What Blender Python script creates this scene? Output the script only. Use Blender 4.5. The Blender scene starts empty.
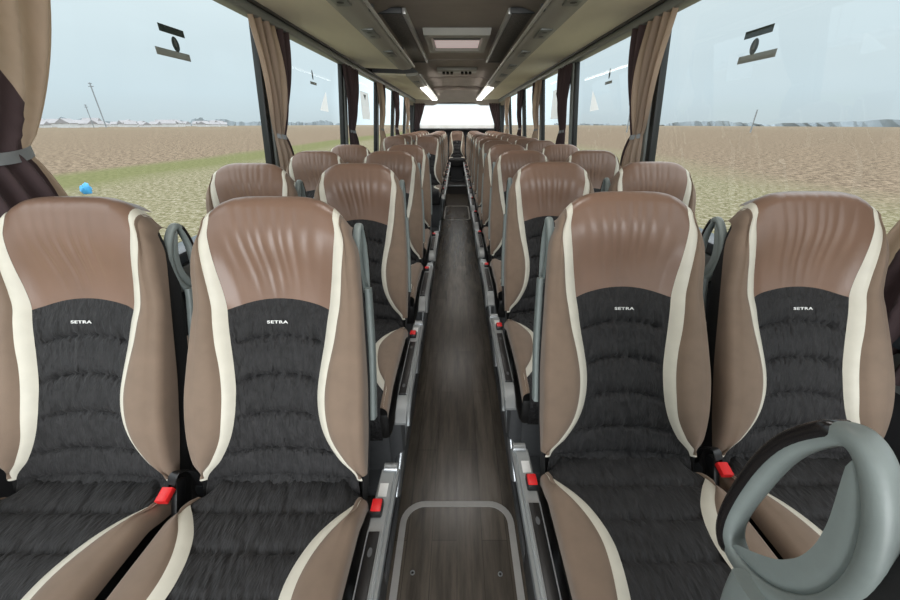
import bpy, bmesh, math, random
from math import sin, cos, pi, sqrt, atan
from mathutils import Vector, Matrix, noise as mnoise
RUCH = .0066

random.seed(7)
C = bpy.context.collection
SC = bpy.context.scene

# ------------------------------------------------------------------ helpers
def link(o, parent=None):
    C.objects.link(o)
    if parent is not None:
        o.parent = parent
    return o

def thing(name, label, cat, loc=(0, 0, 0), rotz=0, group=None):
    o = bpy.data.objects.new(name, None)
    o.empty_display_size = .05
    C.objects.link(o)
    o.location = loc
    o.rotation_euler = (0, 0, rotz)
    o['label'] = label
    o['category'] = cat
    if group:
        o['group'] = group
    return o

def tag(o, label, cat, group=None):
    o['label'] = label
    o['category'] = cat
    if group:
        o['group'] = group
    return o

class MB:
    def __init__(self):
        self.v = []
        self.f = []

    def add(self, vs, fs):
        b = len(self.v)
        self.v += [tuple(p) for p in vs]
        self.f += [tuple(b + i for i in q) for q in fs]
        return self

    def box(self, x0, x1, y0, y1, z0, z1, bev=0.0, seg=2):
        bm = bmesh.new()
        bmesh.ops.create_cube(bm, size=1)
        for v in bm.verts:
            v.co = Vector((x0 + (v.co.x + .5) * (x1 - x0), y0 + (v.co.y + .5) * (y1 - y0), z0 + (v.co.z + .5) * (z1 - z0)))
        if bev > 0:
            bev = min(bev, .49 * min(abs(x1 - x0), abs(y1 - y0), abs(z1 - z0)))
            bmesh.ops.bevel(bm, geom=list(bm.edges), offset=bev, segments=seg, profile=.5, affect='EDGES')
        bm.normal_update()
        bmesh.ops.recalc_face_normals(bm, faces=bm.faces)
        bm.verts.index_update()
        self.add([v.co.copy() for v in bm.verts], [[v.index for v in f.verts] for f in bm.faces])
        bm.free()
        return self

    def grid(self, rows, close_u=False, flip=False):
        n = len(rows[0])
        vs = [p for r in rows for p in r]
        fs = []
        m = n if close_u else n - 1
        for i in range(len(rows) - 1):
            for j in range(m):
                a, b = i * n + j, i * n + (j + 1) % n
                q = (a, b, b + n, a + n)
                fs.append(q[::-1] if flip else q)
        return self.add(vs, fs)

    def sweep(self, path, prof, closed=False, side=(1, 0, 0), caps=True, scale=None):
        """sweep the closed 2D profile [(u, w)] along the path; u goes along the fixed side vector, w along side x tangent"""
        path = [Vector(p) for p in path]
        n = len(path)
        S = Vector(side).normalized()
        rings = []
        for i, p in enumerate(path):
            if closed:
                t = path[(i + 1) % n] - path[i - 1]
            else:
                t = path[min(i + 1, n - 1)] - path[max(i - 1, 0)]
            t.normalize()
            W = S.cross(t)
            if W.length < 1e-5:
                W = Vector((0, 0, 1)).cross(t)
            W.normalize()
            U = t.cross(W)
            k = scale[i] if scale else 1
            rings.append([p + U * (a * k) + W * (b * k) for a, b in prof])
        m = len(prof)
        if closed:
            rings.append(rings[0])
        self.grid(rings, close_u=True)
        if caps and not closed:
            self.add(rings[0], [tuple(range(m))[::-1]])
            self.add(rings[-1], [tuple(range(m))])
        return self

    def tube(self, path, r, n=10, closed=False, caps=True, scale=None):
        prof = [(r * cos(2 * pi * k / n), r * sin(2 * pi * k / n)) for k in range(n)]
        t = (Vector(path[-1]) - Vector(path[0]))
        side = (1, 0, 0) if abs(t.x) < .7 * t.length + 1e-9 else (0, 1, 0)
        return self.sweep(path, prof, closed, side, caps, scale)

    def build(self, name, m, parent=None, smooth=True, angle=None):
        me = bpy.data.meshes.new(name)
        me.from_pydata(self.v, [], self.f)
        me.validate()
        bm = bmesh.new()
        bm.from_mesh(me)
        bmesh.ops.remove_doubles(bm, verts=bm.verts, dist=1e-5)
        bmesh.ops.recalc_face_normals(bm, faces=bm.faces)
        bm.to_mesh(me)
        bm.free()
        me.materials.append(m)
        if smooth:
            me.shade_smooth() if hasattr(me, 'shade_smooth') else None
            me.set_sharp_from_angle(angle=math.radians(angle if angle else 40))
        o = bpy.data.objects.new(name, me)
        return link(o, parent)

def rrect(w, h, r, n=4):
    out = []
    for cx, cy, a0 in ((w / 2 - r, h / 2 - r, 0), (-w / 2 + r, h / 2 - r, 90), (-w / 2 + r, -h / 2 + r, 180), (w / 2 - r, -h / 2 + r, 270)):
        for k in range(n + 1):
            a = math.radians(a0 + 90 * k / n)
            out.append((cx + r * cos(a), cy + r * sin(a)))
    return out

def catmull(pts, n=6, closed=False):
    P = [Vector(p) for p in pts]
    out = []
    N = len(P)
    for i in range(N if closed else N - 1):
        if closed:
            a, b, c, d = P[i - 1], P[i], P[(i + 1) % N], P[(i + 2) % N]
        else:
            a, b, c, d = P[max(i - 1, 0)], P[i], P[i + 1], P[min(i + 2, N - 1)]
        for k in range(n):
            t = k / n
            out.append(.5 * ((2 * b) + (c - a) * t + (2 * a - 5 * b + 4 * c - d) * t * t + (3 * b - a - 3 * c + d) * t ** 3))
    if not closed:
        out.append(P[-1])
    return out

def interp(tab, x):
    """smooth table lookup (monotone cubic-ish)"""
    if x <= tab[0][0]:
        return tab[0][1]
    if x >= tab[-1][0]:
        return tab[-1][1]
    for i in range(len(tab) - 1):
        x0, y0 = tab[i]
        x1, y1 = tab[i + 1]
        if x0 <= x <= x1:
            xm, ym = tab[i - 1] if i else (2 * x0 - x1, y0)
            xp, yp = tab[i + 2] if i + 2 < len(tab) else (2 * x1 - x0, y1)
            t = (x - x0) / (x1 - x0)
            m0 = (y1 - ym) / (x1 - xm) * (x1 - x0)
            m1 = (yp - y0) / (xp - x0) * (x1 - x0)
            return (2 * t ** 3 - 3 * t * t + 1) * y0 + (t ** 3 - 2 * t * t + t) * m0 + (-2 * t ** 3 + 3 * t * t) * y1 + (t ** 3 - t * t) * m1

def sstep(a, b, x):
    t = max(0, min(1, (x - a) / (b - a)))
    return t * t * (3 - 2 * t)

def copy_tree(o, parent=None):
    c = o.copy()
    C.objects.link(c)
    if parent is not None:
        c.parent = parent
    for ch in list(o.children):
        copy_tree(ch, c)
    return c

# ------------------------------------------------------------------ materials
def srgb(r, g, b):
    def f(c):
        c /= 255
        return c / 12.92 if c <= .04045 else ((c + .055) / 1.055) ** 2.4
    return (f(r), f(g), f(b), 1)

def mat(name, col, rough=.6, metal=0, noise=None, bump=None, spec=None, sheen=0, coat=0):
    """noise = (scale xyz, amount), bump = list of (scale xyz, strength, distance)"""
    m = bpy.data.materials.new(name)
    m.use_nodes = True
    nt = m.node_tree
    N, L = nt.nodes, nt.links
    b = N['Principled BSDF']
    b.inputs['Base Color'].default_value = col
    b.inputs['Roughness'].default_value = rough
    b.inputs['Metallic'].default_value = metal
    if spec is not None:
        b.inputs['Specular IOR Level'].default_value = spec
    if sheen:
        b.inputs['Sheen Weight'].default_value = sheen
        b.inputs['Sheen Roughness'].default_value = .5
    if coat:
        b.inputs['Coat Weight'].default_value = coat
    tc = N.new('ShaderNodeTexCoord')
    def noise_node(sc, detail=3):
        mp = N.new('ShaderNodeMapping')
        mp.inputs['Scale'].default_value = sc
        L.new(tc.outputs['Object'], mp.inputs['Vector'])
        n = N.new('ShaderNodeTexNoise')
        n.inputs['Scale'].default_value = 1
        n.inputs['Detail'].default_value = detail
        L.new(mp.outputs[0], n.inputs['Vector'])
        return n
    if noise:
        n = noise_node(noise[0])
        mr = N.new('ShaderNodeMapRange')
        mr.inputs['From Min'].default_value = .25
        mr.inputs['From Max'].default_value = .75
        mr.inputs['To Min'].default_value = 1 - noise[1]
        mr.inputs['To Max'].default_value = 1 + noise[1]
        L.new(n.outputs['Fac'], mr.inputs['Value'])
        mx = N.new('ShaderNodeMix')
        mx.data_type = 'RGBA'
        mx.blend_type = 'MULTIPLY'
        mx.inputs[0].default_value = 1
        mx.inputs[6].default_value = col
        L.new(mr.outputs[0], mx.inputs[7])
        L.new(mx.outputs[2], b.inputs['Base Color'])
    if bump:
        prev = None
        for sc, st, di in bump:
            n = noise_node(sc, 2)
            bp = N.new('ShaderNodeBump')
            bp.inputs['Strength'].default_value = st
            bp.inputs['Distance'].default_value = di
            L.new(n.outputs['Fac'], bp.inputs['Height'])
            if prev:
                L.new(prev.outputs[0], bp.inputs['Normal'])
            prev = bp
        L.new(prev.outputs[0], b.inputs['Normal'])
    return m

def emit(name, col, st):
    m = bpy.data.materials.new(name)
    m.use_nodes = True
    b = m.node_tree.nodes['Principled BSDF']
    b.inputs['Base Color'].default_value = col
    b.inputs['Emission Color'].default_value = col
    b.inputs['Emission Strength'].default_value = st
    return m

M = dict(
    leather=mat('brown_leather', srgb(129, 102, 86), .33, noise=((9, 9, 9), .10), bump=[((420, 420, 420), .10, .001), ((60, 20, 12), .12, .004)]),
    suede=mat('taupe_suede', srgb(128, 109, 93), .85, noise=((22, 22, 22), .09), bump=[((300, 300, 300), .15, .001), ((18, 18, 18), .12, .006)], sheen=.15),
    cream=mat('cream_leather', srgb(214, 209, 194), .5, noise=((30, 30, 30), .05), bump=[((350, 350, 350), .08, .001)]),
    fabric=mat('black_ruched_fabric', srgb(33, 32, 33), .75, noise=((70, 70, 25), .5), bump=[((110, 60, 30), 1, .010), ((600, 600, 600), .25, .001)], sheen=.04),
    cushfab=mat('black_cushion_fabric', srgb(33, 32, 33), .75, noise=((70, 25, 70), .5), bump=[((110, 30, 60), 1, .010), ((600, 600, 600), .25, .001)], sheen=.04),
    shell=mat('black_shell_textile', srgb(30, 30, 31), .85, noise=((200, 200, 200), .2), bump=[((500, 500, 500), .2, .001)]),
    black=mat('black_plastic', srgb(26, 26, 27), .4, noise=((40, 40, 40), .1)),
    gloss=mat('glossy_black_grip', srgb(30, 28, 29), .25, noise=((40, 40, 40), .15)),
    grey=mat('grey_handle_plastic', srgb(134, 143, 141), .45, noise=((60, 60, 60), .06), bump=[((500, 500, 500), .08, .001)]),
    dgrey=mat('dark_grey_plastic', srgb(88, 90, 92), .5, noise=((40, 40, 40), .08)),
    silver=mat('silver_metal', srgb(176, 180, 182), .32, .75, noise=((20, 5, 20), .06)),
    console=mat('silver_console', srgb(165, 168, 168), .4, .35, noise=((50, 50, 50), .05)),
    railmetal=mat('pale_rail_metal', srgb(205, 205, 202), .3, .25, noise=((20, 5, 20), .05)),
    red=mat('red_plastic', srgb(222, 38, 40), .4, noise=((40, 40, 40), .05)),
    white=mat('white_label', srgb(235, 235, 232), .5, noise=((60, 60, 60), .05)),
    tan=mat('tan_rack_panel', srgb(238, 231, 210), .7, noise=((6, 2, 6), .04), bump=[((300, 300, 300), .08, .001)]),
    strip=mat('grey_service_strip', srgb(172, 170, 162), .45, .1, noise=((8, 2, 8), .06)),
    ceil=mat('dark_ceiling_textile', srgb(172, 161, 154), .85, noise=((5, 5, 5), .07), bump=[((300, 300, 300), .12, .001)]),
    rail=mat('window_rail_grey', srgb(128, 132, 130), .4, .2, noise=((5, 1, 5), .08)),
    wall=mat('dark_wall_lining', srgb(46, 46, 48), .75, noise=((30, 30, 30), .12)),
    pillar=mat('dark_pillar', srgb(38, 42, 42), .5, noise=((10, 10, 10), .1)),
    pillarg=mat('grey_pillar_trim', srgb(150, 156, 152), .55, noise=((10, 10, 10), .06)),
    sill=mat('dark_sill', srgb(60, 66, 72), .25, noise=((10, 4, 10), .1)),
    beige=mat('beige_curtain', srgb(176, 155, 138), .85, noise=((30, 30, 4), .1), bump=[((300, 300, 300), .15, .001)], sheen=.1),
    plum=mat('plum_curtain', srgb(74, 59, 61), .85, noise=((30, 30, 4), .12), bump=[((300, 300, 300), .15, .001)], sheen=.1),
    tie=mat('grey_tieback', srgb(150, 155, 158), .6, noise=((40, 40, 40), .08)),
    decal=mat('dark_decal', srgb(64, 74, 72), .6, noise=((30, 30, 30), .08)),
    decalg=mat('grey_decal', srgb(150, 150, 144), .6, noise=((30, 30, 30), .06)),
    platform=mat('grey_platform_floor', srgb(70, 68, 66), .7, noise=((20, 20, 20), .12)),
    hatchline=mat('grey_hatch_trim', srgb(190, 188, 184), .5, noise=((30, 30, 30), .06)),
    bluegrey=mat('blue_grey_panel', srgb(92, 102, 112), .6, noise=((20, 20, 20), .06)),
    pane=emit('glowing_hatch_pane', srgb(225, 205, 203), .45),  # glow stands in for daylight coming through the hatch
    perf=mat('perforated_grille', srgb(126, 121, 117), .6, noise=((120, 120, 120), .5)),
    light=emit('led_strip', (1, .97, .92, 1), 8.0),
    pole=mat('haze_grey_pole', srgb(140, 146, 150), .9, noise=((2, 2, .4), .1)),  # distance haze put into the pole colour
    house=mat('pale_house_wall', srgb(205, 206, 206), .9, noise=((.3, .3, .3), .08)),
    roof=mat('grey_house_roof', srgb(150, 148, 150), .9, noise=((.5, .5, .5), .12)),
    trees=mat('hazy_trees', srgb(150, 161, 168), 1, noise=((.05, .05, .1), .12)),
    bluebag=mat('blue_plastic', srgb(70, 160, 215), .5, noise=((6, 6, 6), .2)),
)

def translucent(m, col, amt):
    N, L = m.node_tree.nodes, m.node_tree.links
    t = N.new('ShaderNodeBsdfTranslucent')
    t.inputs[0].default_value = col
    x = N.new('ShaderNodeMixShader')
    x.inputs[0].default_value = amt
    L.new(N['Principled BSDF'].outputs[0], x.inputs[1])
    L.new(t.outputs[0], x.inputs[2])
    L.new(x.outputs[0], N['Material Output'].inputs[0])
    return m
M['sheer_white'] = translucent(mat('translucent_white', srgb(240, 240, 240), .6, noise=((20, 20, 20), .04)), (.95, .95, .95, 1), .8)
translucent(M['decalg'], srgb(190, 190, 184), .5)
translucent(M['beige'], srgb(196, 172, 146), .28)
translucent(M['plum'], srgb(84, 66, 66), .15)
def floor_mat():
    m = bpy.data.materials.new('dark_wood_vinyl')
    m.use_nodes = True
    N, L = m.node_tree.nodes, m.node_tree.links
    b = N['Principled BSDF']
    tc = N.new('ShaderNodeTexCoord')
    mp = N.new('ShaderNodeMapping')
    mp.inputs['Scale'].default_value = (16, 1.6, 1)
    L.new(tc.outputs['Object'], mp.inputs[0])
    n = N.new('ShaderNodeTexNoise')
    n.inputs['Scale'].default_value = 1.6
    n.inputs['Detail'].default_value = 6
    n.inputs['Roughness'].default_value = .65
    L.new(mp.outputs[0], n.inputs['Vector'])
    r = N.new('ShaderNodeValToRGB')
    r.color_ramp.elements[0].position = .3
    r.color_ramp.elements[0].color = srgb(62, 57, 51)
    r.color_ramp.elements[1].position = .72
    r.color_ramp.elements[1].color = srgb(116, 107, 96)
    L.new(n.outputs['Fac'], r.inputs[0])
    mp2 = N.new('ShaderNodeMapping')
    mp2.inputs['Rotation'].default_value = (0, 0, pi / 2)
    L.new(tc.outputs['Object'], mp2.inputs[0])
    br = N.new('ShaderNodeTexBrick')
    br.inputs['Color1'].default_value = (.8, .8, .8, 1)
    br.inputs['Color2'].default_value = (1.12, 1.12, 1.12, 1)
    br.inputs['Mortar'].default_value = (.55, .55, .55, 1)
    br.inputs['Scale'].default_value = 1
    br.inputs['Mortar Size'].default_value = .0015
    br.inputs['Brick Width'].default_value = .9
    br.inputs['Row Height'].default_value = .1
    L.new(mp2.outputs[0], br.inputs['Vector'])
    mx = N.new('ShaderNodeMix')
    mx.data_type = 'RGBA'
    mx.blend_type = 'MULTIPLY'
    mx.inputs[0].default_value = 1
    L.new(r.outputs[0], mx.inputs[6])
    L.new(br.outputs[0], mx.inputs[7])
    L.new(mx.outputs[2], b.inputs['Base Color'])
    b.inputs['Roughness'].default_value = .27
    bp = N.new('ShaderNodeBump')
    bp.inputs['Strength'].default_value = .12
    bp.inputs['Distance'].default_value = .0015
    L.new(n.outputs['Fac'], bp.inputs['Height'])
    L.new(bp.outputs[0], b.inputs['Normal'])
    return m
M['floor'] = floor_mat()

def glass_mat():
    m = bpy.data.materials.new('window_glass')
    m.use_nodes = True
    N, L = m.node_tree.nodes, m.node_tree.links
    N.remove(N['Principled BSDF'])
    out = N['Material Output']
    t = N.new('ShaderNodeBsdfTransparent')
    t.inputs[0].default_value = (.955, .985, .98, 1)
    g = N.new('ShaderNodeBsdfGlossy')
    g.inputs['Roughness'].default_value = .02
    fr = N.new('ShaderNodeFresnel')
    fr.inputs['IOR'].default_value = 1.45
    tc = N.new('ShaderNodeTexCoord')
    mp = N.new('ShaderNodeMapping')
    mp.inputs['Scale'].default_value = (1, 3, .6)
    n = N.new('ShaderNodeTexNoise')
    n.inputs['Scale'].default_value = 1.2
    L.new(tc.outputs['Object'], mp.inputs[0])
    L.new(mp.outputs[0], n.inputs['Vector'])
    ma = N.new('ShaderNodeMath')
    ma.operation = 'MULTIPLY_ADD'
    ma.inputs[1].default_value = .02
    ma.inputs[2].default_value = .0
    L.new(n.outputs['Fac'], ma.inputs[0])
    ad = N.new('ShaderNodeMath')
    ad.operation = 'MULTIPLY_ADD'
    ad.inputs[1].default_value = .07
    L.new(fr.outputs[0], ad.inputs[0])
    L.new(ma.outputs[0], ad.inputs[2])
    mx = N.new('ShaderNodeMixShader')
    L.new(ad.outputs[0], mx.inputs[0])
    L.new(t.outputs[0], mx.inputs[1])
    L.new(g.outputs[0], mx.inputs[2])
    L.new(mx.outputs[0], out.inputs[0])
    return m
M['glass'] = glass_mat()

def rear_glass_mat():
    m = bpy.data.materials.new('hazy_rear_glass')  # translucent haze added to the glass so the window glares white
    m.use_nodes = True
    N, L = m.node_tree.nodes, m.node_tree.links
    N.remove(N['Principled BSDF'])
    t = N.new('ShaderNodeBsdfTransparent')
    d = N.new('ShaderNodeBsdfTranslucent')
    d.inputs[0].default_value = (.97, .98, 1, 1)
    tc = N.new('ShaderNodeTexCoord')
    n = N.new('ShaderNodeTexNoise')
    n.inputs['Scale'].default_value = 5
    L.new(tc.outputs['Object'], n.inputs['Vector'])
    mr = N.new('ShaderNodeMapRange')
    mr.inputs['To Min'].default_value = .35
    mr.inputs['To Max'].default_value = .7
    L.new(n.outputs[0], mr.inputs[0])
    x = N.new('ShaderNodeMixShader')
    L.new(mr.outputs[0], x.inputs[0])
    L.new(t.outputs[0], x.inputs[1])
    L.new(d.outputs[0], x.inputs[2])
    L.new(x.outputs[0], N['Material Output'].inputs[0])
    return m
M['rearglass'] = rear_glass_mat()
def ground_mat():
    m = bpy.data.materials.new('harvested_field')
    m.use_nodes = True
    N, L = m.node_tree.nodes, m.node_tree.links
    b = N['Principled BSDF']
    b.inputs['Roughness'].default_value = 1
    b.inputs['Specular IOR Level'].default_value = 0
    tc = N.new('ShaderNodeTexCoord')
    def noise(sc, det=5, rough=.6):
        mp = N.new('ShaderNodeMapping')
        mp.inputs['Scale'].default_value = sc
        L.new(tc.outputs['Object'], mp.inputs[0])
        n = N.new('ShaderNodeTexNoise')
        n.inputs['Scale'].default_value = 1
        n.inputs['Detail'].default_value = det
        n.inputs['Roughness'].default_value = rough
        L.new(mp.outputs[0], n.inputs['Vector'])
        return n
    def ramp(src, stops):
        r = N.new('ShaderNodeValToRGB')
        e = r.color_ramp.elements
        e[0].position, e[0].color = stops[0]
        e[1].position, e[1].color = stops[-1]
        for p, c in stops[1:-1]:
            k = e.new(p)
            k.color = c
        L.new(src, r.inputs[0])
        return r
    def mix(f, a, c):
        x = N.new('ShaderNodeMix')
        x.data_type = 'RGBA'
        L.new(f, x.inputs[0])
        L.new(a, x.inputs[6])
        L.new(c, x.inputs[7])
        return x
    field = ramp(noise((3.2, 1.6, 1), 9, .85).outputs[0], [(.40, srgb(64, 57, 50)), (.5, srgb(114, 101, 86)), (.59, srgb(154, 138, 119))])
    fine = ramp(noise((4.5, 4, 1), 9, .85).outputs[0], [(.40, srgb(78, 75, 54)), (.5, srgb(116, 111, 86)), (.58, srgb(151, 144, 128))])
    green = ramp(noise((3.5, 3, 1), 8, .75).outputs[0], [(.35, srgb(85, 88, 59)), (.65, srgb(120, 119, 86))])
    sp = N.new('ShaderNodeSeparateXYZ')
    L.new(tc.outputs['Object'], sp.inputs[0])
    wob = noise((.05, .03, 1), 3)
    ax = N.new('ShaderNodeMath')
    ax.operation = 'MULTIPLY_ADD'
    ax.inputs[1].default_value = 9
    L.new(wob.outputs[0], ax.inputs[0])
    L.new(sp.outputs[0], ax.inputs[2])          # x + wobble (0..9)
    mr = N.new('ShaderNodeMapRange')
    mr.inputs['From Min'].default_value = -50
    mr.inputs['From Max'].default_value = 50
    L.new(ax.outputs[0], mr.inputs[0])
    def st(x):
        return (x + 4.5 + 50) / 100
    K0, K1 = (0, 0, 0, 1), (1, 1, 1, 1)
    near = ramp(mr.outputs[0], [(st(-28), K0), (st(-24), K1), (st(16), K1), (st(24), K0)])
    grn = ramp(mr.outputs[0], [(st(-29), K0), (st(-26), K1), (st(-22), K1), (st(-18), K0)])
    pn = ramp(noise((.25, .12, 1), 4).outputs[0], [(.42, K0), (.6, K1)])
    a = mix(near.outputs[0], field.outputs[0], fine.outputs[0])
    a2 = mix(grn.outputs[0], a.outputs[2], green.outputs[0])
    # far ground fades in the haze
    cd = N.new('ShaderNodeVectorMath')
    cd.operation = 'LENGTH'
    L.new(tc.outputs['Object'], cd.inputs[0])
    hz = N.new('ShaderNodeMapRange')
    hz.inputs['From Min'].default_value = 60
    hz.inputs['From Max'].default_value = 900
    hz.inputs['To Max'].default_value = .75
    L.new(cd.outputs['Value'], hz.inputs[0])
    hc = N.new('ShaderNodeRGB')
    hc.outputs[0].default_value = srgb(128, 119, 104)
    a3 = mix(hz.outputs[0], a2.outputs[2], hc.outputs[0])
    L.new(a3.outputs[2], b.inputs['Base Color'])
    return m
M['ground'] = ground_mat()

# ------------------------------------------------------------------ camera + light
F = 365.0
HC = 1.30
cam = bpy.data.cameras.new('camera')
cam.sensor_width = 36
cam.sensor_fit = 'HORIZONTAL'
cam.lens = F / 900 * 36
cam.clip_start = .01
cam.clip_end = 6000
cam.shift_x = -7 / 900
co = bpy.data.objects.new('camera', cam)
C.objects.link(co)
co.location = (0, 0, HC)
co.rotation_euler = (pi / 2 - atan(175.5 / F), 0, 0)
SC.camera = co

w = bpy.data.worlds.new('world')
SC.world = w
w.use_nodes = True
N, L = w.node_tree.nodes, w.node_tree.links
bg = N['Background']
tc = N.new('ShaderNodeTexCoord')
sp = N.new('ShaderNodeSeparateXYZ')
L.new(tc.outputs['Generated'], sp.inputs[0])
r = N.new('ShaderNodeValToRGB')
e = r.color_ramp.elements
e[0].position, e[0].color = 0.0, srgb(202, 216, 222)
e[1].position, e[1].color = 1.0, (3.4, 3.5, 3.6, 1)
for p, c in ((.06, srgb(212, 229, 237)), (.2, srgb(222, 237, 243)), (.27, srgb(228, 241, 246)), (.5, (2.4, 2.5, 2.6, 1))):
    k = e.new(p)
    k.color = c
L.new(sp.outputs[2], r.inputs[0])
# brighter cloud towards the rear of the bus
gl = N.new('ShaderNodeMapRange')
gl.inputs['From Min'].default_value = .955
gl.inputs['From Max'].default_value = .99
gl.inputs['To Min'].default_value = 1
gl.inputs['To Max'].default_value = 1.9
L.new(sp.outputs[1], gl.inputs[0])
cl = N.new('ShaderNodeTexNoise')
cl.inputs['Scale'].default_value = 2.5
cl.inputs['Detail'].default_value = 3
mp = N.new('ShaderNodeMapping')
mp.inputs['Scale'].default_value = (1, 1, 4)
L.new(tc.outputs['Generated'], mp.inputs[0])
L.new(mp.outputs[0], cl.inputs['Vector'])
cm = N.new('ShaderNodeMapRange')
cm.inputs['To Min'].default_value = .93
cm.inputs['To Max'].default_value = 1.07
L.new(cl.outputs[0], cm.inputs[0])
mu = N.new('ShaderNodeMath')
mu.operation = 'MULTIPLY'
L.new(gl.outputs[0], mu.inputs[0])
L.new(cm.outputs[0], mu.inputs[1])
L.new(r.outputs[0], bg.inputs[0])
L.new(mu.outputs[0], bg.inputs[1])

def area(name, loc, rot, sx, sy, power, col=(1, 1, 1)):
    l = bpy.data.lights.new(name, 'AREA')
    l.shape = 'RECTANGLE'
    l.size, l.size_y = sx, sy
    l.energy = power
    l.color = col
    o = bpy.data.objects.new(name, l)
    C.objects.link(o)
    o.location = loc
    o.rotation_euler = rot
    return o
# daylight falling in through the windscreen behind the viewpoint
area('windscreen_light', (0, -2.3, 1.3), (math.radians(92), 0, 0), 2.2, 1.7, 85, (.96, .98, 1))
# fill spots added over the aisle to lift the floor, no fittings there
for i, y in enumerate((.9, 2.6, 4.9, 7.2, 9.2)):
    l = bpy.data.lights.new('aisle_fill_spot', 'SPOT')
    l.energy = 16
    l.color = (1, .96, .91)
    l.spot_size = math.radians(165)
    l.spot_blend = .8
    l.shadow_soft_size = .22
    o = bpy.data.objects.new('aisle_fill_spot', l)
    C.objects.link(o)
    o.location = (0, y, 1.99)
SC.view_settings.view_transform = 'Standard'
SC.view_settings.look = 'None'
SC.cycles.max_bounces = 8
SC.cycles.transparent_max_bounces = 16
SC.cycles.use_denoising = True

# ------------------------------------------------------------------ the seat
SL = .42
ln = sqrt(1 + SL * SL)
NF = Vector((0, -1 / ln, SL / ln))          # forward normal of the backrest
TU = Vector((0, SL / ln, 1 / ln))           # up along the backrest
def bplane(x, z, d=0.0):
    z = .47 + (z - .47) * 1.002
    return Vector((x, SL * (z - .47), z)) + NF * d

E_T = [(.48, .198), (.56, .203), (.60, .205), (.65, .207), (.70, .207), (.75, .207), (.80, .205), (.85, .202), (.90, .199), (.95, .196), (1.0, .193), (1.05, .189), (1.09, .183), (1.13, .172)]
SO_T = [(.48, .197), (.56, .195), (.60, .161), (.65, .132), (.70, .121), (.75, .119), (.80, .126), (.85, .138), (.90, .146), (.95, .153), (1.0, .159), (1.05, .165), (1.09, .165), (1.13, .158)]
SI_T = [(.48, .190), (.56, .180), (.60, .143), (.65, .113), (.70, .099), (.75, .096), (.80, .102), (.85, .111), (.90, .118), (.95, .126), (1.0, .135), (1.05, .142), (1.09, .145), (1.13, .140)]
HB_T = [(.48, .012), (.56, .020), (.62, .034), (.72, .040), (.82, .038), (.90, .030), (1.0, .022), (1.08, .012), (1.13, .004)]
KX = .955
E_T, SO_T, SI_T = [[(p, q * KX) for p, q in T] for T in (E_T, SO_T, SI_T)]
ZC = [.549, .608, .688, .768, .846, .918]   # pleat seams of the black panel
ARCH_Z = .918

rows_z = []
def seg_rows(a, b, n):
    return [a + (b - a) * k / n for k in range(n)]
rows_z += seg_rows(.48, .549, 5)
for i in range(5):
    rows_z += seg_rows(ZC[i], ZC[i + 1], 10)
I_ARCH = len(rows_z)
rows_z += seg_rows(.918, 1.122, 24) + [1.122]

I_BOL = min(i for i, z in enumerate(rows_z) if z >= .553)
def zwarp(z, x, si, e):
    a = (.016 + .008 * sstep(.80, .91, z)) * sstep(.48, .58, z) * (1 - sstep(.94, 1.08, z))
    t = min(1, abs(x) / max(si, .05))
    z2 = z + a * (1 - t * t)
    s = abs(x) / e
    z2 -= .048 * s ** 4 * sstep(1.0, 1.13, z) ** 1.2
    return z2

def base_d(x, z, e, si):
    d = .012 * math.exp(-((z - .70) / .10) ** 2) + .038 * sstep(.93, 1.09, z) - .003 * math.exp(-((z - .922) / .02) ** 2)
    d -= .020 * sstep(.09, .20, abs(x)) * sstep(.98, 1.08, z)      # the headrest falls away at its sides
    d += interp(HB_T, z) * sstep(si - .03, si + .045, abs(x))
    return d

def wrinkle(x, z):
    """folds of the headrest leather"""
    w = 0
    for x0, k, wd, am, z0, sp in ((-.058, .30, .006, 1.0, 1.02, .075), (-.036, .25, .005, .8, 1.04, .06), (-.018, .18, .006, 1.2, 1.02, .08), (.008, .10, .006, 1.1, 1.03, .075), (.026, .05, .005, .8, 1.04, .06), (.048, -.02, .007, 1.0, 1.04, .07), (-.085, .35, .009, .7, 1.05, .06), (.078, -.12, .009, .6, 1.05, .06)):
        xx = x - (x0 - k * (z - 1.03) * .6)
        w += am * math.exp(-(xx / wd) ** 2) * math.exp(-((z - z0) / sp) ** 2)
    return -.0030 * w

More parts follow.
